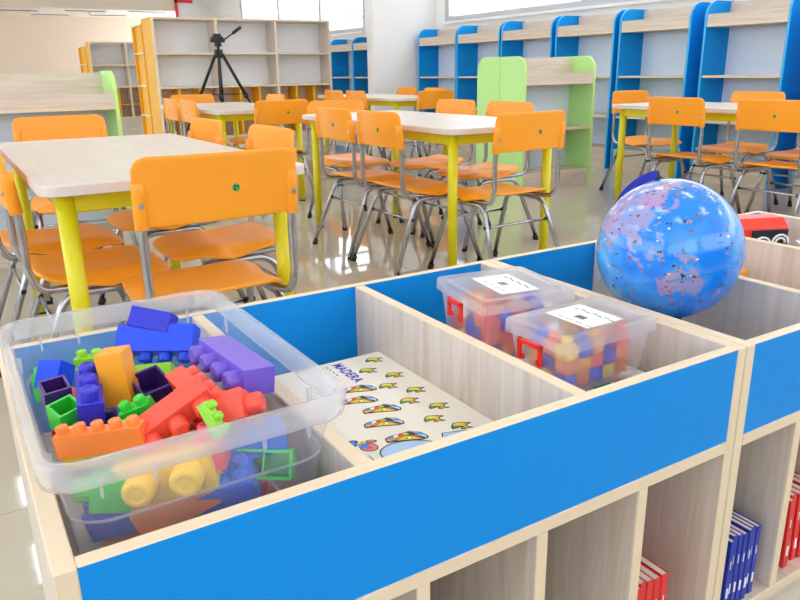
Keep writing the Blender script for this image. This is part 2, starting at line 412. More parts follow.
def text_bm(body, size, spacing=1.0, bold=0):
    c = bpy.data.curves.new('txt', 'FONT'); c.body = body; c.size = size; c.align_x = 'CENTER'; c.align_y = 'CENTER'; c.space_character = spacing; c.offset = bold
    o = bpy.data.objects.new('txt', c); COL.objects.link(o)
    dg = bpy.context.evaluated_depsgraph_get(); me = bpy.data.meshes.new_from_object(o.evaluated_get(dg))
    bm = bmesh.new(); bm.from_mesh(me)
    bpy.data.objects.remove(o); bpy.data.meshes.remove(me); bpy.data.curves.remove(c)
    return bm
bm = text_bm('MADERA', .0175, 1.08, .00055)
bmesh.ops.transform(bm, matrix=Matrix.Translation((.379-.3435, .374-.222, BZ-.4776+.0004)) @ Matrix.Rotation(-PI/2, 4, 'Z') @ Matrix.Diagonal((1, 1.2, 1, 1)), verts=bm.verts)
o = obj('heading_lettering', bm, PM['navy'], pb); o['label'] = 'blue heading MADERA'
bm = bmesh.new()
for y in (.405, .395, .384, .374): box(bm, .362-.3435, .3635-.3435, y-.222-.003, y-.222+.003, BZ-.4776+.0002, BZ-.4776+.0004)
box(bm, .29-.3435, .291-.3435, .14-.222, .155-.222, BZ-.4776+.0002, BZ-.4776+.0004)
obj('small_print', bm, PM['dark'], pb)

# ------------------------------------------------------------------ toy blocks
SP = .0315; SR = .0108; SH = .0145
BM = {}
def bmat(k):
    cols = dict(blue=(10, 72, 238), deepblue=(20, 30, 200), indigo=(52, 48, 200), purple=(118, 92, 208), plum=(70, 36, 120), green=(50, 205, 60), lime=(150, 220, 50),
                amber=(255, 170, 40), orange=(255, 138, 60), coral=(250, 88, 70), red=(225, 40, 40), yellow=(255, 206, 60), sky=(40, 110, 225), pink=(238, 90, 110), white=(240, 240, 240))
    if k not in BM: BM[k] = mat('block_'+k, cols[k], .3)
    return BM[k]
def block_bm(nx, ny, h=.036, hollow=True, sp=SP, studs=True):
    bm = bmesh.new(); w, d = nx*sp/2-.0006, ny*sp/2-.0006; t = .0028
    o = [(-w, -d), (w, -d), (w, d), (-w, d)]; i = [(-w+t, -d+t), (w-t, -d+t), (w-t, d-t), (-w+t, d-t)]
    r = .0
    top = [bm.verts.new((x, y, h/2)) for x, y in o]; bot = [bm.verts.new((x, y, -h/2)) for x, y in o]
    bm.faces.new(top)
    for k in range(4): bm.faces.new((bot[k], bot[(k+1) % 4], top[(k+1) % 4], top[k]))
    if hollow:
        bi = [bm.verts.new((x, y, -h/2)) for x, y in i]; ti = [bm.verts.new((x, y, h/2-t)) for x, y in i]
        for k in range(4):
            bm.faces.new((bot[(k+1) % 4], bot[k], bi[k], bi[(k+1) % 4])); bm.faces.new((bi[(k+1) % 4], bi[k], ti[k], ti[(k+1) % 4]))
        bm.faces.new(ti[::-1])
        for a in range(1, nx): box(bm, -w+a*sp-.001, -w+a*sp+.001, -d+t, d-t, -h/2+.004, h/2-t)
    else: bm.faces.new(bot[::-1])
    if studs:
        n = 16; q = sp/SP
        for a in range(nx):
            for b in range(ny):
                cx, cy = (a-(nx-1)/2)*sp, (b-(ny-1)/2)*sp
                prof = ((SR, 0), (SR, SH-.003), (SR-.001, SH-.001), (SR-.003, SH), (SR*.5, SH), (SR*.45, SH-.0012))
                rings = [[bm.verts.new((cx+pr*q*math.cos(2*PI*k/n), cy+pr*q*math.sin(2*PI*k/n), h/2+pz*q)) for k in range(n)] for pr, pz in prof]
                for A, B in zip(rings, rings[1:]):
                    for k in range(n):
                        f = bm.faces.new((A[k], A[(k+1) % n], B[(k+1) % n], B[k])); f.smooth = True
                bm.faces.new(rings[-1])
    return bm
def block(nx, ny, color, loc, xdir, updir, label, h=.036, hollow=True, group='toy blocks in the clear tub', sp=SP):
    o = obj('toy_block', block_bm(nx, ny, h, hollow, sp), bmat(color), None, bevel=.0012)
    x = Vector(xdir).normalized(); u = Vector(updir); u = (u-x*u.dot(x)).normalized(); y = u.cross(x)
    R = Matrix((x, y, u)).transposed().to_4x4(); o.matrix_world = Matrix.Translation(loc) @ R
    tag(o, label, 'toy block', group); return o
#BLOCKS
V = Vector
block(2, 1, 'deepblue', (0.1236, 0.3673, 0.6444), (0.754, -0.638, -0.157), (0.444, 0.728, -0.523), 'royal blue block tipped on its side on top of the heap', h=0.0249, hollow=False, sp=0.0249)
block(4, 1, 'blue', (0.1234, 0.3524, 0.6252), (0.8, -0.6, 0.03), (-0.312, -0.51, -0.801), 'bright blue four-stud block with studs hanging down at the back of the heap', h=0.0325, hollow=True, sp=0.0234)
block(4, 1, 'purple', (0.1621, 0.1944, 0.6406), (-0.08, 1, 0), (-1, -0.08, 0.1), 'violet four-stud block lying beside the right wall of the tub', h=0.0325, hollow=True, sp=0.0282)
block(2, 1, 'amber', (0.0588, 0.2483, 0.6329), (-0.067, 0.111, 0.992), (0.518, 0.849, -0.107), 'amber block standing on end in the middle of the heap', h=0.0287, hollow=False, sp=0.0278)
block(2, 1, 'lime', (0.0516, 0.3771, 0.5994), (0.86, -0.508, 0.048), (0.008, 0.011, 1.0), 'lime green block lying behind the amber block', h=0.0268, hollow=True, sp=0.0172)
block(4, 2, 'lime', (0.1036, 0.3099, 0.6023), (0.863, -0.499, 0.076), (-0.268, -0.612, -0.744), 'lime green block with tiny studs under the bright blue one', h=0.0153, hollow=True, sp=0.0129)
block(3, 1, 'indigo', (0.0296, 0.2430, 0.6176), (-0.15, -1, -0.1), (-0.079, -0.801, 0.595), 'dark blue block with three round studs in a column', h=0.0287, hollow=True, sp=0.0249)
block(2, 1, 'green', (0.0012, 0.3157, 0.6118), (0.865, -0.493, 0.095), (0.056, 0.091, 0.994), 'green block in the far left corner of the tub', h=0.0287, hollow=True, sp=0.0148)
block(1, 1, 'blue', (0.0068, 0.3043, 0.6252), (0.739, -0.671, 0.059), (-0.231, -0.557, -0.798), 'blue single-stud block by the far left corner of the tub', h=0.0287, hollow=True, sp=0.0268)
block(1, 1, 'plum', (0.0024, 0.2709, 0.6166), (1, 0.1, 0.05), (0.05, 0.25, -1), 'small dark plum hollow block by the left wall of the tub', h=0.0287, hollow=True, sp=0.0268)
block(1, 1, 'green', (0.0060, 0.2311, 0.6099), (1, 0.35, 0.15), (0.2, 0.3, -1), 'green hollow block in front of the small plum one', h=0.0268, hollow=True, sp=0.0268)
block(2, 1, 'red', (0.0113, 0.2790, 0.5946), (-0.1, -1, -0.1), (-0.5, 0, -1), 'dark red block on its side between plum and indigo blocks', h=0.0325, hollow=False, sp=0.0239)
block(1, 1, 'plum', (0.0868, 0.2444, 0.6109), (1, 0.25, 0.1), (-0.15, 0.4, -1), 'larger dark plum hollow block in the middle of the heap', h=0.0325, hollow=True, sp=0.0345)
block(2, 1, 'green', (0.0629, 0.1790, 0.6195), (0.801, -0.462, 0.381), (-0.503, 0.013, 0.864), 'small green two-stud block in front of the larger plum one', h=0.0201, hollow=True, sp=0.0158)
block(5, 1, 'orange', (0.0232, 0.1477, 0.6176), (0.84, -0.527, 0.128), (-0.016, -0.027, 0.999), 'orange five-stud block along the near left of the heap', h=0.0220, hollow=True, sp=0.0158)
block(4, 1, 'coral', (0.1090, 0.1642, 0.6348), (0.05, -1, 0.0), (0.755, -0.59, 0.284), 'coral bar with studs on its right side, beside the violet block', h=0.0191, hollow=True, sp=0.0211)
block(3, 1, 'coral', (0.0823, 0.1360, 0.6310), (0.867, -0.106, 0.487), (0.076, -0.918, -0.388), 'coral slab leaning across the middle of the heap', h=0.0211, hollow=True, sp=0.0258)
block(1, 1, 'coral', (0.1324, 0.1217, 0.6272), (-0.169, -0.657, -0.735), (0.807, -0.499, 0.316), 'short coral block with a single stud at the near right of the heap', h=0.0325, hollow=True, sp=0.0306)
block(1, 1, 'yellow', (0.0052, 0.1748, 0.6004), (0.865, -0.493, 0.095), (0.008, 0.011, 1.0), 'yellow stud block at the near left corner of the tub', h=0.0249, hollow=True, sp=0.0211)
block(2, 1, 'yellow', (0.0176, 0.1686, 0.5965), (0.868, -0.461, 0.187), (0.008, 0.011, 1.0), 'yellow block just in front of the orange one', h=0.0211, hollow=True, sp=0.0158)
block(1, 1, 'lime', (0.0455, 0.1532, 0.6042), (0.865, -0.493, 0.095), (0.008, 0.011, 1.0), 'pale green block at the right end of the orange one', h=0.0249, hollow=True, sp=0.0211)
block(2, 1, 'yellow', (0.0732, 0.1188, 0.5898), (0.867, -0.454, 0.205), (-0.48, -0.877, 0.013), 'big yellow block with two large studs behind the near wall', h=0.0440, hollow=True, sp=0.0412)
block(1, 1, 'green', (0.0240, 0.1304, 0.5774), (0.139, 0.04, 0.989), (-0.947, 0.31, -0.081), 'green block with its stud to the left, seen through the near wall', h=0.0345, hollow=True, sp=0.0316)
block(4, 1, 'blue', (0.0339, 0.1332, 0.5468), (0.866, -0.447, 0.223), (-0.039, -0.065, 0.997), 'blue studded block low in the near left corner', h=0.0287, hollow=True, sp=0.0182)
block(5, 1, 'orange', (0.0695, 0.1043, 0.5583), (0.874, -0.278, 0.398), (-0.339, 0.189, 0.922), 'orange block with tiny studs low behind the near wall', h=0.0287, hollow=True, sp=0.0148)
block(3, 2, 'sky', (0.1156, 0.0986, 0.5678), (0.862, -0.426, 0.274), (-0.434, -0.139, 0.89), 'sky blue six-stud block low behind the near wall', h=0.0230, hollow=True, sp=0.0177)
block(3, 1, 'green', (0.1402, 0.1074, 0.5774), (0.845, -0.533, -0.048), (0.485, 0.757, -0.438), 'green three-cell hollow block with its open side to the near wall', h=0.0325, hollow=True, sp=0.0278)
block(4, 1, 'sky', (0.1334, 0.1131, 0.5946), (0.931, -0.353, 0.096), (0.008, 0.011, 1.0), 'sky blue studded block behind the green three-cell one', h=0.0211, hollow=True, sp=0.0220)
block(1, 1, 'pink', (0.1049, 0.1011, 0.6042), (0.865, -0.493, 0.095), (0.008, 0.011, 1.0), 'pink red block seen through the near rim', h=0.0287, hollow=True, sp=0.0258)
block(3, 1, 'lime', (0.1072, 0.0964, 0.6348), (0.209, -0.651, -0.729), (0.618, -0.538, 0.573), 'thin lime strip block lying on the coral slab', h=0.0096, hollow=True, sp=0.0115)
fill = ['red', 'plum', 'blue', 'orange', 'green', 'coral', 'indigo', 'lime']
n = 0
for gy in (.092, .15, .212, .274, .336):
    for gx in (.035, .095, .152):
        block(2, 1, fill[n % 8], (gx, gy, .504 if n % 2 else .506), (1, .2*(n % 3-1), 0), (0, 0, 1), '%s block at the bottom of the tub under the heap' % fill[n % 8], h=.030, sp=.024); n += 1
n = 0
for gy in (.20, .26, .32):
    for gx in (.045, .095, .148):
        block(2, 1, fill[(n+3) % 8], (gx, gy, .546), (1, .2*(n % 3-1), .05*(n % 2)), (0, 0, 1), '%s block in the middle layer of the heap' % fill[(n+3) % 8], h=.026, sp=.022); n += 1

# clear tub
TUB = clearplastic('clear_tub_plastic', (244, 244, 250), .81)
TUBRIM = clearplastic('clear_tub_rim', (248, 248, 252), .72)
def loft(bm, rings, close_bottom=True, mi=None, smooth=True):
    R = [[bm.verts.new(p) for p in r] for r in rings]; n = len(R[0])
    for j, (A, B) in enumerate(zip(R, R[1:])):
        for k in range(n):
            f = bm.faces.new((A[k], A[(k+1) % n], B[(k+1) % n], B[k])); f.smooth = smooth
            if mi: f.material_index = mi[j]
    if close_bottom: bm.faces.new(R[0])
    return R
def ring(x0, x1, y0, y1, r, z): return [(x, y, z) for x, y in rrect(x0, x1, y0, y1, r)]
tub = thing('storage_tub', 'open clear plastic tub full of coloured toy blocks', 'tub', (.0912, .2325, .4776))
def tring(inset, z, r=.02): return ring(-.122+inset, .122-inset, -.190+inset, .190-inset, r, z)
bm = bmesh.new()
loft(bm, [tring(.026, .0, .03), tring(.024, .004, .032), tring(.0148, .113, .03), tring(.0128, .117, .03), tring(.0125, .124, .028), tring(.006, .160, .024)])
obj('tub_body', bm, TUB, tub)
bm = bmesh.new()
loft(bm, [tring(.0075, .158, .024), tring(.001, .1555, .027), tring(-.003, .156, .028), tring(-.0055, .175, .03), tring(-.0025, .1785, .028), tring(.0015, .1785, .026), tring(.004, .175, .024), tring(.006, .159, .023)], False)
obj('rim', bm, TUBRIM, tub)
bm = bmesh.new()
loft(bm, [tring(.0150, .1135, .03), tring(.0138, .1145, .03), tring(.0125, .1165, .03), tring(.0125, .1185, .03)], False)
obj('ledge', bm, TUBRIM, tub)
for s in (-1, 1):
    for k in (-.085, -.045, .045, .085):
        bm = bmesh.new(); box(bm, k-.0012, k+.0012, s*.1815-.001, s*.1815+.003, .140, .157); obj('rib', bm, TUBRIM, tub)
    for k in (-.12, .12):
        bm = bmesh.new(); box(bm, s*.1135-.001, s*.1135+.003, k-.0012, k+.0012, .140, .157); obj('rib', bm, TUBRIM, tub)

# lidded boxes
FROST = clearplastic('frosted_box_plastic', (250, 250, 252), .74, .7)
FROSTLID = clearplastic('frosted_lid_plastic', (252, 252, 253), .70, .7)
REDL = mat('red_latch', (240, 48, 30), .3)
def lid_box(label, loc, rz, w, d, h, tilt=(0, 0), cols=None, seed=1, white=False, side='left'):
    t = thing('lidded_box', label, 'box', loc, rz); t.rotation_euler = (tilt[0], tilt[1], rz)
    def rg(i, z, r=.007): return ring(-w/2+i, w/2-i, -d/2+i, d/2-i, r, z)
    bm = bmesh.new(); loft(bm, [rg(.014, 0), rg(.013, .002), rg(.005, h-.012), rg(.002, h-.010), rg(.002, h-.006)], smooth=False); obj('box_body', bm, FROST, t)
    bm = bmesh.new(); R = loft(bm, [rg(-.0005, h-.018), rg(.0, h-.0025), rg(.0015, h-.0005), rg(.004, h), rg(.012, h-.0005), rg(.014, h-.0025)], False, smooth=False); bm.faces.new(R[-1]); obj('lid', bm, FROSTLID, t)
    # red latch on the short side facing -x
    bm = bmesh.new(); X = -w/2-.0045; hw = .021
    box(bm, X-.002, X+.003, -hw, hw, h-.022, h-.0155)
    for s in (-1, 1): box(bm, X-.002, X+.003, s*hw-.0028*(1+s)+(-.0000), s*hw+.0028*(1-s), h-.043, h-.0155)
    for s in (-1, 1): box(bm, X, X+.004, s*(hw-.006)-.004, s*(hw-.006)+.004, h-.043, h-.036)
    obj('latch', bm, REDL, t, bevel=.0008)
    lw, ld = .055, .075
    lab = bmesh.new(); box(lab, -.028, .032, -.044, .044, h-.0021, h-.0014) if not white else box(lab, -.024, .038, -.034, .040, h-.0021, h-.0014)
    lo = obj('paper_label', lab, PAPER, t); lo['label'] = 'white printed paper label'
    bm = bmesh.new(); z0 = h-.0013
    for k in range(7):
        box(bm, .022 if k % 2 else .0195, .0235 if k % 2 else .021, -.036+k*.010, -.028+k*.010, z0, z0+.0002)
    for k in range(4): box(bm, -.018, -.0172, -.034+k*.016, -.024+k*.016, z0, z0+.0002)
    for k in range(6): box(bm, -.006+k*.0019, -.0052+k*.0019, -.008, .008, z0, z0+.0002)
    obj('label_print', bm, INK, lo)
    M = Matrix.Translation(loc) @ Euler((tilt[0], tilt[1], rz)).to_matrix().to_4x4()
    rnd = random.Random(seed); s = .0205
    nx, ny = int((w-.032)/.0225), int((d-.032)/.0225); k = 0
    for iz in range(3):
        for ix in range(nx):
            for iy in range(ny):
                if iz == 2 and rnd.random() < .3: continue
                c = rnd.choice(cols)
                o = obj('small_block', block_bm(1, 1, .0165, False, .0195), bmat(c), None)
                o.matrix_world = M @ Matrix.Translation(((ix-(nx-1)/2)*.0225, (iy-(ny-1)/2)*.0225, .0115+iz*.0185+.0008)) @ Matrix.Rotation(rnd.uniform(-.35, .35), 4, 'Z')
                tag(o, '%s small block inside the %s' % (c, 'lidded box in front' if white else 'lidded box behind'), 'toy block', '%s blocks in the %s box' % (c, 'front' if white else 'rear'))
    return t
lid_box('frosted lidded box with red latch, nearer the blue front panel', (.6000, .150, .5400), .01, .163, .109, .080, cols=['orange', 'coral', 'yellow', 'blue', 'indigo', 'pink', 'amber', 'white', 'coral', 'orange'], seed=3, white=True)
lid_box('frosted lidded box with red latch, behind the other one', (.600, .304, .5365), -.16, .147, .147, .091, cols=['coral', 'pink', 'red', 'yellow', 'indigo', 'blue', 'coral', 'orange', 'white'], seed=5)
# stack of papers under the boxes
pcol = [(236, 226, 220), (226, 200, 196), (240, 236, 226), (214, 186, 180), (236, 232, 228)]
z = .4778
for k in range(5):
    hh = .0112; bm = bmesh.new(); box(bm, -.10, .10, -.155, .155, 0, hh-.0004)
    o = obj('booklet', bm, [mat('booklet_cover_%d' % k, pcol[k], .5)], None, bevel=.001)
    o.location = (.589+.003*(k % 2), .24-.006*(k % 3), z); o.rotation_euler = (0, 0, .02*(k % 3-1)); z += hh+.0002
    tag(o, ['topmost pale booklet under the lidded boxes', 'pink booklet second from the top under the lidded boxes', 'cream booklet in the middle of the stack under the boxes', 'dusty pink booklet second from the bottom under the boxes', 'pale booklet at the bottom of the stack under the boxes'][4-k], 'booklet', 'booklets under the lidded boxes')
    if k == 4:
        bm = bmesh.new()
        for (x, y, c) in ((-.02, -.125, 0), (.02, -.12, 1), (.05, -.128, 2), (-.055, -.12, 3)):
            f = bm.faces.new([bm.verts.new((x+u*.016, y+w*.013, hh-.0002)) for u, w in ell(0, 0, 1, 1, 9)]); f.material_index = c
        obj('cover_picture', bm, [PM['orange'], PM['green'], PM['pink'], PM['dark']], o)

# ------------------------------------------------------------------ globe
def globe():
    GC = V((.862, .232, .6545)); GR = .1065
    t = thing('desk_globe', 'blue illustrated desk globe standing in the bin', 'globe', (GC.x, GC.y, .4776))
    cam = V((-.0499, -.4744, .92)); to = (cam-GC).normalized()
    right = V((-to.y, to.x, 0)).normalized(); upv = to.cross(right).normalized()
    if upv.z < 0: upv = -upv
    if right.dot(V((.85, -.52, 0))) < 0: right = -right
    north = (right*-.23+upv*.972+to*.05).normalized()
    aus = (right*.19+upv*-.45+to*.87).normalized()
    # lat/lon frame so that (25S,133E) falls on aus
    e1 = (aus-north*aus.dot(north)).normalized(); e2 = north.cross(e1)
    def ll(lat, lon):
        a, b = math.radians(lat), math.radians(lon-133)
        return north*math.sin(a)+(e1*math.cos(b)+e2*math.sin(b))*math.cos(a)
    polys = {
        'asia': [(70, 30), (72, 80), (77, 104), (72, 140), (69, 178), (60, 170), (60, 163), (52, 157), (59, 150), (54, 138), (43, 132), (39, 127), (35, 129), (35, 126), (40, 121), (37, 119), (30, 122), (22, 114), (20, 107), (11, 109), (9, 105), (13, 100), (1, 104), (8, 98), (16, 97), (22, 91), (16, 82), (8, 77), (20, 72), (25, 66), (26, 57), (22, 60), (13, 45), (29, 33), (37, 36), (41, 28), (46, 35), (60, 28)],
        'europe': [(70, 30), (71, 25), (58, 6), (43, -9), (36, -5), (44, 8), (38, 16), (38, 23), (41, 28), (46, 35), (60, 30)],
        'africa': [(37, 10), (31, 32), (12, 43), (11, 51), (-5, 40), (-15, 40), (-26, 33), (-34, 20), (-18, 12), (4, 9), (5, -7), (15, -17), (33, -7)],
        'australia': [(-12, 131), (-15, 129), (-14, 126), (-20, 119), (-22, 114), (-34, 115), (-35, 118), (-32, 126), (-32, 133), (-35, 138), (-39, 146), (-37, 150), (-28, 153), (-20, 148), (-15, 145), (-11, 142), (-17, 140), (-15, 136), (-12, 136)],
        'guinea': [(-1, 131), (-3, 138), (-6, 147), (-10, 150), (-8, 143), (-8, 138), (-5, 133)],
        'borneo': [(7, 117), (1, 119), (-4, 115), (-1, 109), (2, 111)], 'sumatra': [(5, 96), (-1, 104), (-6, 106), (-1, 100)],
        'java': [(-6, 105), (-7, 114), (-8, 114), (-7, 106)], 'sulawesi': [(1, 120), (1, 125), (-5, 122), (-5, 119)], 'phil': [(18, 121), (13, 124), (6, 126), (9, 123), (14, 120)],
        'japan': [(31, 130), (34, 131), (36, 137), (41, 140), (45, 142), (42, 145), (35, 141), (33, 135)], 'nz': [(-35, 173), (-41, 176), (-46, 169), (-44, 168)],
        'india_sh': [(8, 79), (6, 81), (9, 81)], 'tas': [(-41, 145), (-41, 148), (-43, 147)], 'alaska': [(70, -160), (60, -165), (60, -140), (50, -125), (35, -120), (30, -110), (60, -95), (70, -100)],
        'taiwan': [(25, 121), (22, 121), (23, 120)], 'hainan': [(20, 110), (18, 109), (19, 111)]}
    def inside(lat, lon, P):
        r = False; j = len(P)-1
        for i in range(len(P)):
            if (P[i][0] > lat) != (P[j][0] > lat) and lon < (P[j][1]-P[i][1])*(lat-P[i][0])/(P[j][0]-P[i][0])+P[i][1]: r = not r
            j = i
        return r
    bb = {k: (min(a for a, b in p), max(a for a, b in p), min(b for a, b in p), max(b for a, b in p)) for k, p in polys.items()}
    NLA, NLO = 120, 240
    bm = bmesh.new(); vs = []; landv = []
    rnd = random.Random(4)
    for i in range(NLA+1):
        row = []
        for j in range(NLO):
            lat = 90-180*i/NLA; lon = -180+360*j/NLO
            row.append(bm.verts.new(ll(lat, lon)*GR)); la, lo = lat+rnd.uniform(-1, 1), lon+rnd.uniform(-1, 1)
            landv.append(1.0 if any(b[0] <= la <= b[1] and b[2] <= lo <= b[3] and inside(la, lo, polys[k]) for k, b in bb.items()) else 0.0)
        vs.append(row)
    for i in range(NLA):
        for j in range(NLO):
            q = (vs[i][j], vs[i][(j+1) % NLO], vs[i+1][(j+1) % NLO], vs[i+1][j])
            bm.faces.new(q)
    me = bpy.data.meshes.new('globe_ball'); bm.to_mesh(me); bm.free()
    at = me.attributes.new('land', 'FLOAT', 'POINT'); at.data.foreach_set('value', landv)
    for p in me.polygons: p.use_smooth = True
    m = bpy.data.materials.new('globe_map'); m.use_nodes = True; nt = m.node_tree; b = nt.nodes['Principled BSDF']
    L = nt.links.new; N = nt.nodes.new
    a = N('ShaderNodeAttribute'); a.attribute_name = 'land'
    tc = N('ShaderNodeTexCoord')
    nz = N('ShaderNodeTexNoise'); nz.inputs['Scale'].default_value = 30; nz.inputs['Detail'].default_value = 5; L(tc.outputs['Object'], nz.inputs[0])
    cr = N('ShaderNodeValToRGB'); cr.color_ramp.elements[0].position = .38; cr.color_ramp.elements[1].position = .66
    cr.color_ramp.elements[0].color = (*lin((150, 168, 210)), 1); cr.color_ramp.elements[1].color = (*lin((206, 150, 172)), 1); L(nz.outputs['Fac'], cr.inputs[0])
    sea = N('ShaderNodeValToRGB'); n2 = N('ShaderNodeTexNoise'); n2.inputs['Scale'].default_value = 9; n2.inputs['Detail'].default_value = 3; L(tc.outputs['Object'], n2.inputs[0])
    sea.color_ramp.elements[0].position = .45; sea.color_ramp.elements[0].color = (*lin((26, 136, 246)), 1)
    sea.color_ramp.elements[1].position = .75; sea.color_ramp.elements[1].color = (*lin((110, 196, 250)), 1); L(n2.outputs['Fac'], sea.inputs[0])
    mx = N('ShaderNodeMix'); mx.data_type = 'RGBA'; ml = N('ShaderNodeMath'); ml.operation = 'MULTIPLY'; ml.inputs[1].default_value = .74; L(a.outputs['Fac'], ml.inputs[0]); L(ml.outputs[0], mx.inputs[0]); L(sea.outputs[0], mx.inputs[6]); L(cr.outputs[0], mx.inputs[7])
    L(mx.outputs[2], b.inputs['Base Color']); b.inputs['Roughness'].default_value = .16; b.inputs['Coat Weight'].default_value = .4; b.inputs['Coat Roughness'].default_value = .08
    me.materials.append(m)
    ball = bpy.data.objects.new('globe_ball', me); COL.objects.link(ball); ball.parent = t; ball.location = GC-V((GC.x, GC.y, .4776))
    # small illustrations and captions printed on the map
    bm = bmesh.new()
    def patch(lat, lon, w, h, mi, n=7, wob=.35):
        c = ll(lat, lon); ea = north.cross(c).normalized(); no = c.cross(ea)
        pts = []
        for k in range(n):
            an = 2*PI*k/n; q = 1+rnd.uniform(-wob, wob)
            pts.append(bm.verts.new(((c*GR+ea*w*q*math.cos(an)+no*h*q*math.sin(an)).normalized())*(GR+.00018)))
        f = bm.faces.new(pts); f.material_index = mi
    for k in range(250):
        lat, lon = rnd.uniform(-50, 66), rnd.uniform(50, 225)
        mi = rnd.choice([0, 1, 2, 3, 3, 4, 4]); s = rnd.uniform(.0011, .0022)
        patch(lat, lon, s*rnd.uniform(1, 2), s, mi)
        if rnd.random() < .5: patch(lat+rnd.uniform(-.6, .6), lon+rnd.uniform(-1, 1), s*.7, s*.5, 0)
    for k in range(200):
        patch(rnd.uniform(-50, 66), rnd.uniform(50, 225), rnd.uniform(.0018, .005), .00036, 0, 4, .1)
    for la, lo, w in ((-45, 124, .0055), (-1, 180, .003)): patch(la, lo, w, .0012, 0)
    md = obj('map_drawing', bm, [mat('map_dark', (40, 50, 80), .5), mat('map_brown', (140, 80, 60), .5), mat('map_cream', (240, 226, 200), .5), mat('map_rose', (214, 120, 130), .5), mat('map_grey', (120, 120, 130), .5)], ball); md['kind'] = 'stuff'
    def maptext(body, lat, lon, size, sp=1.5):
        bm = text_bm(body, size, sp)
        for v in bm.verts:
            d = ll(lat+math.degrees(v.co.y/GR), lon+math.degrees(v.co.x/GR)/math.cos(math.radians(lat))); v.co = d*(GR+.00022)
        obj('map_lettering', bm, MATS['map_dark'], ball)
    maptext('AUSTRALIA', -22, 134, .0058)
    # arm, pivots, foot
    DB = mat('globe_arm_blue', (14, 30, 165), .3)
    e = (right*-.84+to*-.66); e = (e-north*e.dot(north)).normalized()
    bm = bmesh.new(); n = 48; R0, R1, hw = GR+.002, GR+.0145, .006; side = north.cross(e).normalized(); prev = None
    for k in range(n+1):
        an = math.radians(-1+182*k/n); d = north*math.cos(an)+e*math.sin(an); w = hw*(.7+.3*math.sin(PI*k/n))
        rr = [bm.verts.new(d*R0-side*w), bm.verts.new(d*R1-side*w), bm.verts.new(d*R1+side*w), bm.verts.new(d*R0+side*w)]
        if prev:
            for q in range(4): bm.faces.new((prev[q], prev[(q+1) % 4], rr[(q+1) % 4], rr[q]))
        else: bm.faces.new(rr)
        prev = rr
    bm.faces.new(prev)
    arm = obj('meridian_arm', bm, DB, t, bevel=.001); arm.location = ball.location
    bm = bmesh.new(); tube(bm, [north*(GR-.002), north*(GR+.012)], .004, 10); o = obj('pivot', bm, BLACK, t); o.location = ball.location
    bm = bmesh.new(); tube(bm, [north*-(GR-.002), north*-(GR+.012)], .004, 10); o = obj('pivot', bm, BLACK, t); o.location = ball.location
    bm = bmesh.new(); tube(bm, [(0, 0, 0), (0, 0, .012), (0, 0, .0121), (0, 0, .020)], .075, 32)
    tube(bm, [(0, 0, .02), V((0, 0, GC.z-.4776))-V((0, 0, GR+.004))], .04, 16, .02)
    obj('foot', bm, BLACK, t)
globe()

# toys in the bins beyond the globe
t = thing('toy_box', 'red rounded toy box with black window panel in the far bin', 'toy', (1.336, .405, .4776), -.42)
bm = bmesh.new()
prof = [(-.045, 0), (.045, 0), (.05, .01), (.05, .10), (.035, .135), (.01, .148), (-.03, .148), (-.05, .132)]
prism(bm, [(x, z) for x, z in prof], -.055, .055, Matrix(((0, 0, 1, 0), (1, 0, 0, 0), (0, 1, 0, 0), (0, 0, 0, 1))))
REDT = mat('red_toy', (238, 62, 40), .3)
obj('toy_body', bm, REDT, t, bevel=.006, segs=3)
bm = bmesh.new(); box(bm, -.028, .050, -.0528, -.0495, .075, .128); obj('window_panel', bm, BLACK, t, bevel=.001)
bm = bmesh.new()
for k, (cx, cz) in enumerate(((-.004, .098), (.034, .102))):
    for r in (.009, .0155): tube(bm, [(cx+r*1.1*math.cos(a), -.0533, cz+r*math.sin(a)) for a in [PI*q/12*1.5-.2 for q in range(13)]], .0022, 6)
obj('white_stripe', bm, PAPER, t)
bm = bmesh.new(); box(bm, -.06, .06, -.055, .055, 0, .004); o = obj('leaflet', bm, mat('pale_leaflet', (232, 232, 248), .5))
o.matrix_world = Matrix.Translation((1.425, .27, .552)) @ Euler((.25, .18, -.3)).to_matrix().to_4x4(); tag(o, 'pale leaflet sticking up in the far bin by the red toy', 'leaflet')
bm = bmesh.new(); box(bm, -.07, .07, -.055, .055, -.036, .036); o = obj('orange_box', bm, mat('orange_card', (255, 170, 50), .5), bevel=.002)
o.location = (1.135, .365, .514); o.rotation_euler = (0, 0, .12); tag(o, 'orange box standing in the bin behind the globe', 'box')
bm = bmesh.new(); box(bm, -.05, .05, -.05, .05, -.028, .028); o = obj('orange_box', bm, mat('orange_card', (255, 170, 50), .5), bevel=.002)
o.location = (1.165, .175, .506); o.rotation_euler = (0, 0, -.1); tag(o, 'orange box in the same bin, nearer the blue front', 'box')

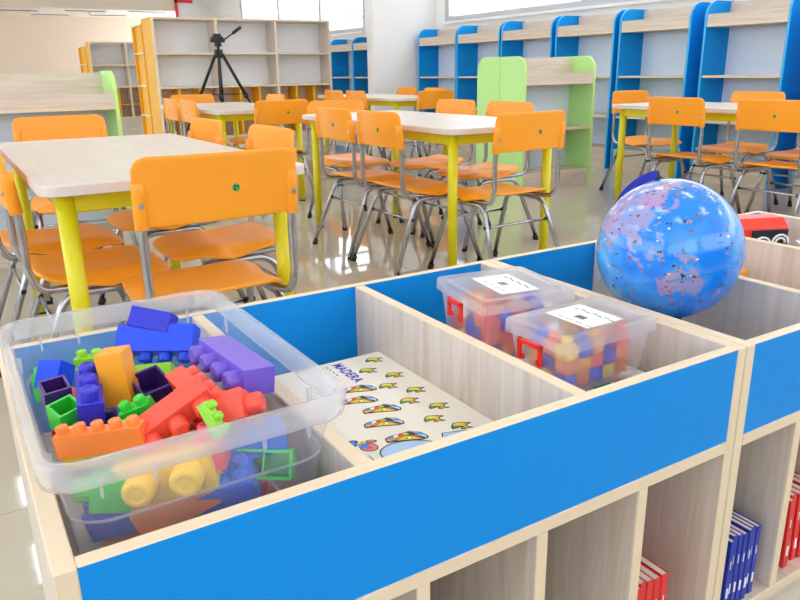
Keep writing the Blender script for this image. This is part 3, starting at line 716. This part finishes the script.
# ------------------------------------------------------------------ books in the cubbies
PAGES = mat('book_pages', (226, 216, 206), .8)
def book(x, w, y, h, d, c, label, grp, lean=0):
    t = thing('book', label, 'book', (x, y, .1952), 0, grp); t.rotation_euler = (0, lean, 0)
    m = mat('cover_'+c, dict(blue=(8, 46, 165), red=(226, 40, 40))[c], .35)
    bm = bmesh.new(); box(bm, 0, .0009, 0, d, 0, h); box(bm, w-.0009, w, 0, d, 0, h); box(bm, 0, w, -.0012, 0.0, 0, h); obj('cover', bm, m, t, bevel=.0004, segs=1)
    bm = bmesh.new(); box(bm, .001, w-.001, .0002, d-.002, .001, h-.0015); obj('page_block', bm, PAGES, t)
    bm = bmesh.new(); box(bm, w*.3, w*.7, -.0019, -.0012, h*.18, h*.32); obj('spine_label', bm, PAPER, t)
    bm = bmesh.new(); box(bm, w*.4, w*.55, -.0018, -.0012, h*.6, h*.72); obj('spine_title', bm, PAPER, t)
ordn = ['first', 'second', 'third', 'fourth', 'fifth', 'sixth', 'seventh', 'eighth']
for k in range(7):
    book(.7605+k*.0102, .0096, .008+.0012*((k*3) % 4), .112+.0015*((k*5) % 3), .17, 'blue', '%s blue booklet from the left in the cubby under the globe' % ordn[k], 'blue books in the cubby')
for k in range(5):
    book(.578+k*.0122, .0116, .012+.0012*((k*3) % 4), .112+.001*((k*5) % 3), .16, 'red', '%s red booklet from the left in the cubby below the lidded boxes' % ordn[k], 'red books under the lidded boxes')
for k in range(6):
    book(.916+k*.0142, .0116, .016+.002*((k*3) % 4), .118+.001*((k*5) % 3), .16, 'red', '%s red booklet from the left in the cubby right of the blue booklets' % ordn[k], 'red books beside the blue books', lean=-.06 if k else -.05)

# ------------------------------------------------------------------ chairs
def make_chair(label):
    t = thing('school_chair', label, 'chair', (0, 0, 0))
    # seat: moulded shell, curled at front and sides
    bm = bmesh.new(); NX, NY = 18, 16; W, D = .192, .185; grid = []
    for j in range(NY+1):
        row = []
        for i in range(NX+1):
            u, w = -1+2*i/NX, -1+2*j/NY
            # superellipse squash for rounded corners
            q = (abs(u)**5+abs(w)**5)**.2; mx_ = max(abs(u), abs(w)); s = mx_/q if q > 1e-6 else 1
            x, y = u*s*W*(1-.05*(w < 0)*abs(w)), w*s*D
            z = .402-.010*math.exp(-(x/.11)**2)*math.exp(-((y+.03)/.13)**2)
            z -= .030*max(0, (y-.085)/.1)**2+.018*max(0, (abs(x)-.125)/.067)**2*(1 if y < .1 else 1)
            z += .010*max(0, (-y-.13)/.055)
            z -= .020*max(0, 1-abs(y)/.11)*max(0, (abs(x)-.14)/.052)
            row.append(bm.verts.new((x, y, z)))
        grid.append(row)
    for j in range(NY):
        for i in range(NX): bm.faces.new((grid[j][i], grid[j][i+1], grid[j+1][i+1], grid[j+1][i]))
    o = obj('seat', bm, ORANGE, t, smooth=True); s = o.modifiers.new('thick', 'SOLIDIFY'); s.thickness = .010; s.offset = -1
    b = o.modifiers.new('bevel', 'BEVEL'); b.width = .003; b.segments = 2; b.limit_method = 'ANGLE'; b.angle_limit = .9
    # backrest: curved plate with rounded top corners and tube sleeves
    bm = bmesh.new(); NX, NZ = 24, 12; HW = .197; Z0, Z1 = .588, .748; grid = []
    def yb(x, z): return -.205-.022*(1-(x/HW)**2)-.10*(z-Z0)+.0
    for j in range(NZ+1):
        row = []
        for i in range(NX+1):
            u, w = -1+2*i/NX, j/NZ
            x, z = u*HW, Z0+w*(Z1-Z0)
            r = .035; dx, dz = abs(x)-(HW-r), z-(Z1-r)
            if dx > 0 and dz > 0:
                m_ = max(dx, dz); L_ = math.hypot(dx, dz); f = m_/L_; x = math.copysign(HW-r+dx*f, x); z = Z1-r+dz*f
            row.append(bm.verts.new((x, yb(x, z), z)))
        grid.append(row)
    for j in range(NZ):
        for i in range(NX): bm.faces.new((grid[j][i], grid[j][i+1], grid[j+1][i+1], grid[j+1][i]))
    back = obj('backrest', bm, ORANGE, t, smooth=True); s = back.modifiers.new('thick', 'SOLIDIFY'); s.thickness = .009; s.offset = 0
    b = back.modifiers.new('bevel', 'BEVEL'); b.width = .003; b.segments = 2; b.limit_method = 'ANGLE'; b.angle_limit = .9
    for s in (-1, 1):
        bm = bmesh.new()
        x = s*.184; tube(bm, [(x, yb(x, .584), .584), (x, yb(x, .63), .63), (x, yb(x, .668), .668), (x, yb(x, .692)+.003, .692)], .0165, 14)
        obj('sleeve', bm, ORANGE, back, bevel=.003)
    for s in (-1, 1):
        bm = bmesh.new()
        x = s*.184; tube(bm, [(x, yb(x, .64)-.0165, .64), (x, yb(x, .64)-.0185, .64)], .006, 12)
        obj('screw', bm, SCREW, back)
    bm = bmesh.new(); SX0, SZ0 = .034, .664; yc = yb(SX0, SZ0)
    tube(bm, [(SX0, yc-.0052, SZ0), (SX0, yc-.0060, SZ0)], .0095, 20)
    for a in (.6, 2.2, 3.9): tube(bm, [(SX0+.0045*math.cos(a), yc-.0060, SZ0+.0045*math.sin(a)), (SX0+.0045*math.cos(a), yc-.0063, SZ0+.0045*math.sin(a))], .003, 10, mi=1)
    o = obj('sticker', bm, [mat('sticker_green', (60, 170, 80), .5), mat('sticker_dark', (14, 50, 30), .5)], back); o['label'] = 'small round green sticker'
    # tubes
    for s in (-1, 1):
        x = s*.184; xi = s*.165
        bm = bmesh.new()
        tube(bm, rounded([(x, yb(x, .65), .65), (x, yb(x, .58)+.004, .56), (x, -.205, .43), (x*.985, -.185, .372), (xi, -.10, .366), (xi, .10, .366)], [.4, .1, .05, .05]), .0106, 10)
        obj('back_post', bm, CHROME, t)
        bm = bmesh.new()
        tube(bm, rounded([(s*.212, -.262, .012), (xi+s*.010, -.125, .350), (xi+s*.009, .115, .350), (s*.205, .235, .012)], .075, 8), .0110, 10)
        lf = obj('leg_frame', bm, CHROME, t)
        for fx, fy in ((s*.212, -.262), (s*.205, .235)):
            bm = bmesh.new(); d = -1 if fy > 0 else 1
            tube(bm, [(fx, fy, 0), (fx-s*.003, fy+d*.010, .026)], .0145, 12)
            obj('rubber_foot', bm, RUBBER, lf)
    for y, z in ((-.158, .262), (.150, .262)):
        bm = bmesh.new(); tube(bm, [(-.186, y, z), (.186, y, z)], .0065, 8); st = obj('stretcher', bm, CHROME, t)
        for s in (-1, 1):
            bm = bmesh.new(); tube(bm, [(s*.196, y, z), (s*.165, y, z)], .0085, 8); obj('end_cap', bm, BLACK, st)
    return t
UP, DOWN, EAST, WEST = 0, PI, -PI/2, PI/2      # facing +y, -y, +x, -x
chair0 = [None]
def chair(x, y, rz, label, grp):
    if chair0[0] is None:
        t = make_chair(label); t.location = (x, y, 0); t.rotation_euler = (0, 0, rz); t['group'] = grp; chair0[0] = t; return t
    return dup(chair0[0], (x, y, 0), rz, label, grp)

def make_table(label, x0, x1, y0, y1, H=.68):
    cx, cy = (x0+x1)/2, (y0+y1)/2; w, d = (x1-x0)/2, (y1-y0)/2
    t = thing('reading_table', label, 'table', (cx, cy, 0), 0, 'reading tables')
    bm = bmesh.new(); prism(bm, rrect(-w, w, -d, d, .05), H-.026, H, None, 0, 1); obj('table_top', bm, [TABLETOP, TABEDGE], t, bevel=.003)
    lx, ly = w-.06, d-.08
    bm = bmesh.new(); z0, z1 = H-.074, H-.0262
    box(bm, -lx, lx, -ly-.012, -ly+.012, z0, z1); box(bm, -lx, lx, ly-.012, ly+.012, z0, z1)
    box(bm, -lx-.012, -lx+.012, -ly, ly, z0, z1); box(bm, lx-.012, lx+.012, -ly, ly, z0, z1); obj('apron', bm, YELL, t)
    for sx in (-1, 1):
        for sy in (-1, 1):
            bm = bmesh.new(); tube(bm, [(sx*lx, sy*ly, .008), (sx*lx, sy*ly, H-.027)], .0215, 18, .0235)
            lg = obj('leg', bm, YELL, t)
            bm = bmesh.new(); tube(bm, [(sx*lx, sy*ly, 0), (sx*lx, sy*ly, .012)], .0205, 14); obj('foot_pad', bm, RUBBER, lg)
    return t
#FURN
G = 'chairs at the table nearest the bin units'
chair(.485, 1.43, UP, 'big orange chair nearest the blue bins, its back turned to them', G)
make_table('pale topped yellow legged table closest to the bin units', .115, .79, 1.36, 2.78)
chair(.285, 1.80, EAST, 'orange chair at the left side of the nearest table, closer to the bins', G)
chair(.245, 2.26, EAST, 'orange chair at the left side of the nearest table, farther from the bins', G)
chair(.675, 1.90, WEST, 'orange chair at the right side of the nearest table, closer to the bins', G)
chair(.635, 2.48, WEST, 'orange chair at the right side of the nearest table, farther from the bins', G)
chair(.42, 3.05, DOWN, 'orange chair at the nearest table, in front of the low green shelf', G)
G = 'chairs at the middle table'
make_table('pale topped yellow legged table in the middle of the room', 1.79, 2.465, 2.09, 3.66)
chair(2.072, 2.140, .03, 'orange chair at the near end of the middle table, back to the bins', G)
chair(1.885, 2.508, EAST, 'orange chair at the left side of the middle table, closer to the bins', G)
chair(1.885, 2.964, EAST, 'orange chair at the left side of the middle table, farther from the bins', G)
chair(2.44, 2.76, WEST, 'orange chair at the right side of the middle table, closer to the bins', G)
chair(2.44, 3.27, WEST, 'orange chair at the right side of the middle table, farther from the bins', G)
chair(2.14, 3.64, DOWN, 'orange chair at the far end of the middle table', G)
G = 'chairs at the table by the tripod'
make_table('pale topped yellow legged table in front of the tripod', 1.55, 2.24, 4.48, 6.0)
chair(1.93, 4.47, UP, 'orange chair at the near end of the tripod table', G)
chair(1.70, 4.90, EAST, 'orange chair at the left side of the tripod table, closer to the bins', G)
chair(1.70, 5.36, EAST, 'orange chair at the left side of the tripod table, closer to the amber bookcase', G)
chair(2.20, 5.55, WEST, 'orange chair at the right side of the tripod table', G)
chair(1.92, 6.06, DOWN, 'orange chair at the far end of the tripod table', G)
G = 'chairs at the table by the wall stub'
make_table('pale topped yellow legged table beside the white wall stub', 3.50, 4.17, 5.36, 7.02)
chair(3.81, 5.38, UP, 'orange chair at the near end of the wall stub table', G)
chair(3.58, 5.86, EAST, 'orange chair at the left side of the wall stub table, nearer the bins', G)
chair(3.58, 6.32, EAST, 'orange chair at the left side of the wall stub table, farther from the bins', G)
chair(4.15, 6.0, WEST, 'orange chair at the right side of the wall stub table, nearer the bins', G)
chair(4.15, 6.55, WEST, 'orange chair at the right side of the wall stub table, farther from the bins', G)
G = 'chairs at the table by the blue shelves'
make_table('pale topped yellow legged table beside the tall blue shelves', 3.85, 4.52, 1.45, 3.14)
chair(3.87, 2.44, EAST, 'orange chair at the left side of the blue shelf table, beyond the globe', G)
chair(3.87, 1.84, EAST, 'orange chair at the left side of the blue shelf table, closer to the bins', G)
chair(4.50, 3.31, DOWN, 'orange chair at the far end of the blue shelf table', G)
chair(4.50, 2.62, WEST, 'orange chair at the right side of the blue shelf table, against the blue shelves', G)
chair(4.50, 2.1, WEST, 'orange chair at the right side of the blue shelf table, nearer the bins', G)

# ------------------------------------------------------------------ display shelves
def display_shelf(name, label, cat, loc, rz, W, D, H, pm, pe, group=None, shelves=(.845, .49), fascia=(1.215, 1.31), hb=1.41, base=.19, rr=.12, backz=0, inner=None):
    """local frame: shelf faces -y, width along x from 0 to W, back at y = D"""
    t = thing(name, label, cat, loc, rz, group)
    prof = [(0, 0), (D, 0), (D, H)]
    for k in range(9):
        a = PI/2*k/8; prof.append((rr-rr*math.sin(a), H-rr+rr*math.cos(a)))
    for x in (0, W-.02):
        bm = bmesh.new(); prism(bm, prof, x, x+.02, Matrix(((0, 0, 1, 0), (1, 0, 0, 0), (0, 1, 0, 0), (0, 0, 0, 1))), 0, 1)
        obj('side_panel', bm, [pm, pe], t, bevel=.001)
    bm = bmesh.new(); box(bm, .02, W-.02, D-.02, D-.008, base, fascia[0]+.01, 1); obj('back_panel', bm, [GREYB, GREYB], t)
    bm = bmesh.new(); box(bm, .02, W-.02, D-.036, D-.02, fascia[0], H-.008, 1); obj('top_back_board', bm, [WOODX, EDGE], t)
    bm = bmesh.new(); box(bm, .02, W-.02, .006, .022, fascia[0]+.016, fascia[1], 1); obj('fascia', bm, [WOODX, EDGE], t)
    bm = bmesh.new(); box(bm, .02, W-.02, .006, D-.02, fascia[0], fascia[0]+.016, 2); obj('top_shelf', bm, [WOODX, EDGE], t)
    for z in shelves:
        bm = bmesh.new(); box(bm, .02, W-.02, .012, D-.02, z-.018, z, 2); obj('shelf', bm, [WOODX, EDGE], t)
    bm = bmesh.new(); box(bm, .02, W-.02, .012, D-.02, base-.018, base, 2); obj('shelf', bm, [WOODX, EDGE], t)
    bm = bmesh.new(); box(bm, .02, W-.02, .014, .03, .0, base-.018, 1); obj('plinth', bm, [WOODX, EDGE], t)
    return t
# facing -x: local -y -> world -x  (rz = -90 deg: local x -> -y, local y -> +x)
names = ['sixth', 'fifth', 'fourth', 'third', 'second', 'first']
SX = 5.27
ys = [(7.70, 6.885), (6.87, 6.08), (6.055, 5.265), (5.21, 4.45), (4.395, 3.64), (3.515, 2.80), (2.63, 1.90)]
lab = ['blue sided wall shelf next to the white wall stub', 'blue sided wall shelf second from the wall stub', 'blue sided wall shelf half hidden by the lime shelf, third from the wall stub',
       'blue sided wall shelf fourth from the wall stub, behind the lime shelf end', 'blue sided wall shelf beyond the globe, fifth from the wall stub', 'blue sided wall shelf sixth from the wall stub, behind the orange chairs', 'blue sided wall shelf at the right edge of the photo']
for i in range(7):
    display_shelf('wall_shelf', lab[i], 'bookshelf', (SX, ys[i][0], 0), -PI/2, ys[i][0]-ys[i][1], .32, 1.415, BLUE, BLUEEDGE, 'blue wall shelves')
for i, y in enumerate((11.0, 10.18, 9.46)):
    display_shelf('wall_shelf', ['blue sided wall shelf partly hidden by the amber bookcase', 'blue sided wall shelf under the far window, beyond the wall stub', 'blue sided wall shelf just behind the white wall stub'][i], 'bookshelf', (SX, y, 0), -PI/2, .81 if i == 0 else .71, .32, 1.40, BLUE, BLUEEDGE, 'blue wall shelves')
display_shelf('lime_shelf', 'low lime green sided shelf facing the bins, behind the middle table', 'bookshelf', (3.70, 3.84, 0), 0, .735, .285, 1.01, GREEN, GREENEDGE, 'lime shelves', shelves=(.47,), fascia=(.80, .885), base=.135, rr=.10)
display_shelf('lime_shelf', 'low lime green sided shelf standing back to back behind the first', 'bookshelf', (4.435, 4.415, 0), PI, .735, .285, 1.01, GREEN, GREENEDGE, 'lime shelves', shelves=(.47,), fascia=(.80, .885), base=.135, rr=.10)
display_shelf('lime_shelf', 'low lime green sided shelf behind the nearest table, at the left edge', 'bookshelf', (-.55, 3.57, 0), 0, 1.30, .30, .945, GREEN, GREENEDGE, 'lime shelves', shelves=(.44,), fascia=(.755, .835), base=.13, rr=.10)

def amber_bookcase(label, x0, y0, W, D, H, zs, bays, endcap, loc_group='amber bookcases'):
    t = thing('amber_bookcase', label, 'bookcase', (x0, y0, 0), 0, loc_group)
    S = lambda name, d, m, ax: board(name, d, m, t, ax)
    S('side_panel', (0, .03, 0, D, 0, H), [AMBER, AMBEREDGE], 0); S('side_panel', (W-.03, W, 0, D, 0, H), BW, 0)
    S('top_board', (.03, W-.03, 0, D, H-.025, H), [WOODX, EDGE], 2)
    S('back_panel', (.03, W-.03, min(D-.015, .285), min(D-.003, .297), 0, H-.03), [PALEB, PALEB], 1)
    S('lower_back', (.03, W-.03, min(D-.025, .275), min(D-.016, .284), .19, zs[1]-.01), [wood('amber_niche_back', (232, 214, 190), (218, 198, 172), 2) if 'amber_niche_back' not in MATS else MATS['amber_niche_back'], EDGE], 1)
    for z in zs: S('shelf', (.03, W-.03, .002, min(D-.026, .274), z-.025, z), [WOODX, EDGE], 2)
    S('shelf', (.03, W-.03, .002, min(D-.026, .274), .165, .19), [WOODX, EDGE], 2)
    S('plinth', (.03, W-.03, .015, .03, 0, .165), [WOODX, EDGE], 1)
    bw = W/bays
    for k in range(1, bays): S('upright', (k*bw-.018, k*bw+.018,   .0005, min(D-.026, .274), .19, H-.025), BW, 0)
    for k in range(bays):
        for q in (1, 2):
            x = k*bw+bw*q/3; S('niche_divider', (x-.012, x+.012, .02, min(D-.026, .274), .19, zs[1]-.0255), [AMBER, AMBER], 0)
        S('niche_shelf', (k*bw+.03, (k+1)*bw-.03, .03, min(D-.026, .274), .395, .413), [AMBER, AMBER], 2)
    # end cap with open niches
    e = endcap
    bm = bmesh.new(); box(bm, -.012, .02, D+.002, D+.02, 0, H-.05); box(bm, -.012, .02, D+e-.02, D+e, 0, H-.05)
    box(bm, .02, .035, D, D+e, 0, H-.05); obj('end_cap', bm, AMBER, t)
    bm = bmesh.new()
    for z in (H-.055, H-.37, H-.75, H-1.1, .1): box(bm, -.014, .02, D+.02, D+e-.02, z-.02, z)
    obj('end_shelf', bm, AMBEREDGE, t)
    return t
amber_bookcase('amber bookcase with grey back right behind the black tripod', 2.17, 8.46, 2.25, .45, 1.55, (1.165, .785), 3, .48)
amber_bookcase('amber bookcase farther back, beside the tan wall', 2.25+.17, 14.0, 1.9, .30, 1.5, (1.11, .73), 3, .75)

# ------------------------------------------------------------------ tripod
t = thing('camera_tripod', 'black tripod standing in front of the amber bookcase', 'tripod', (2.44, 7.0, 0))
AP = 1.12
for k, a in enumerate((0, 2*PI/3, 4*PI/3)):
    a += 4.34; d = V((math.cos(a), math.sin(a), 0))
    bm = bmesh.new(); tube(bm, [d*.03+V((0, 0, AP)), d*.27+V((0, 0, .70))], .016, 10); tube(bm, [d*.27+V((0, 0, .70)), d*.499+V((0, 0, .30)), d*.664+V((0, 0, .012))], .011, 10, .009)
    lg = obj('leg', bm, BLACK, t)
    bm = bmesh.new(); tube(bm, [d*.258+V((0, 0, .72)), d*.278+V((0, 0, .685))], .024, 10); obj('clamp', bm, BLACK, lg)
    bm = bmesh.new(); tube(bm, [d*.657+V((0, 0, .024)), d*.67], .014, 10); obj('rubber_foot', bm, RUBBER, lg)
    bm = bmesh.new(); tube(bm, [d*.258+V((0, 0, .72)), V((0, 0, .72))], .005, 6); obj('brace', bm, BLACK, t)
bm = bmesh.new(); tube(bm, [(0, 0, .60), (0, 0, AP+.10)], .014, 12); tube(bm, [(0, 0, AP-.05), (0, 0, AP+.03)], .042, 14); obj('centre_column', bm, BLACK, t)
bm = bmesh.new(); tube(bm, [(0, 0, AP+.06), (0, 0, AP+.10)], .034, 14); box(bm, -.055, .045, -.04, .04, AP+.10, AP+.155); tube(bm, [(-.07, 0, AP+.12), (.07, 0, AP+.12)], .022, 12); box(bm, -.04, .03, -.03, .03, AP+.155, AP+.18); obj('head', bm, BLACK, t, bevel=.004)
bm = bmesh.new(); tube(bm, [(.03, 0, AP+.10), (.16, -.03, AP+.19)], .007, 8); tube(bm, [(.15, -.028, AP+.183), (.235, -.045, AP+.243)], .016, 10); obj('pan_handle', bm, BLACK, t)

# ------------------------------------------------------------------ light
w = bpy.data.worlds.new('sky'); scene.world = w; w.use_nodes = True
bg = w.node_tree.nodes['Background']; bg.inputs[0].default_value = (.92, .97, 1.0, 1); bg.inputs[1].default_value = 2.6

# ------------------------------------------------------------------ camera
def camera():
    yaw, pit, rol = .5481, .3052, .0166
    c, s = math.cos, math.sin
    fw = V((s(yaw)*c(pit), c(yaw)*c(pit), -s(pit))); r = V((c(yaw), -s(yaw), 0)); d = fw.cross(r)
    r2 = r*c(rol)+d*s(rol); d2 = d*c(rol)-r*s(rol)
    cd = bpy.data.cameras.new('camera'); cd.sensor_width = 36; cd.lens = 727.18/800*36; cd.clip_start = .02; cd.clip_end = 200
    o = bpy.data.objects.new('camera', cd); COL.objects.link(o)
    M = Matrix((r2, -d2, -fw)).transposed().to_4x4(); M.translation = V((-.0499, -.4744, .92)); o.matrix_world = M
    scene.camera = o
camera()
vs = scene.view_settings; vs.view_transform = 'Standard'; vs.look = 'None'; vs.gamma = 1; vs.use_curve_mapping = False; vs.exposure = .58
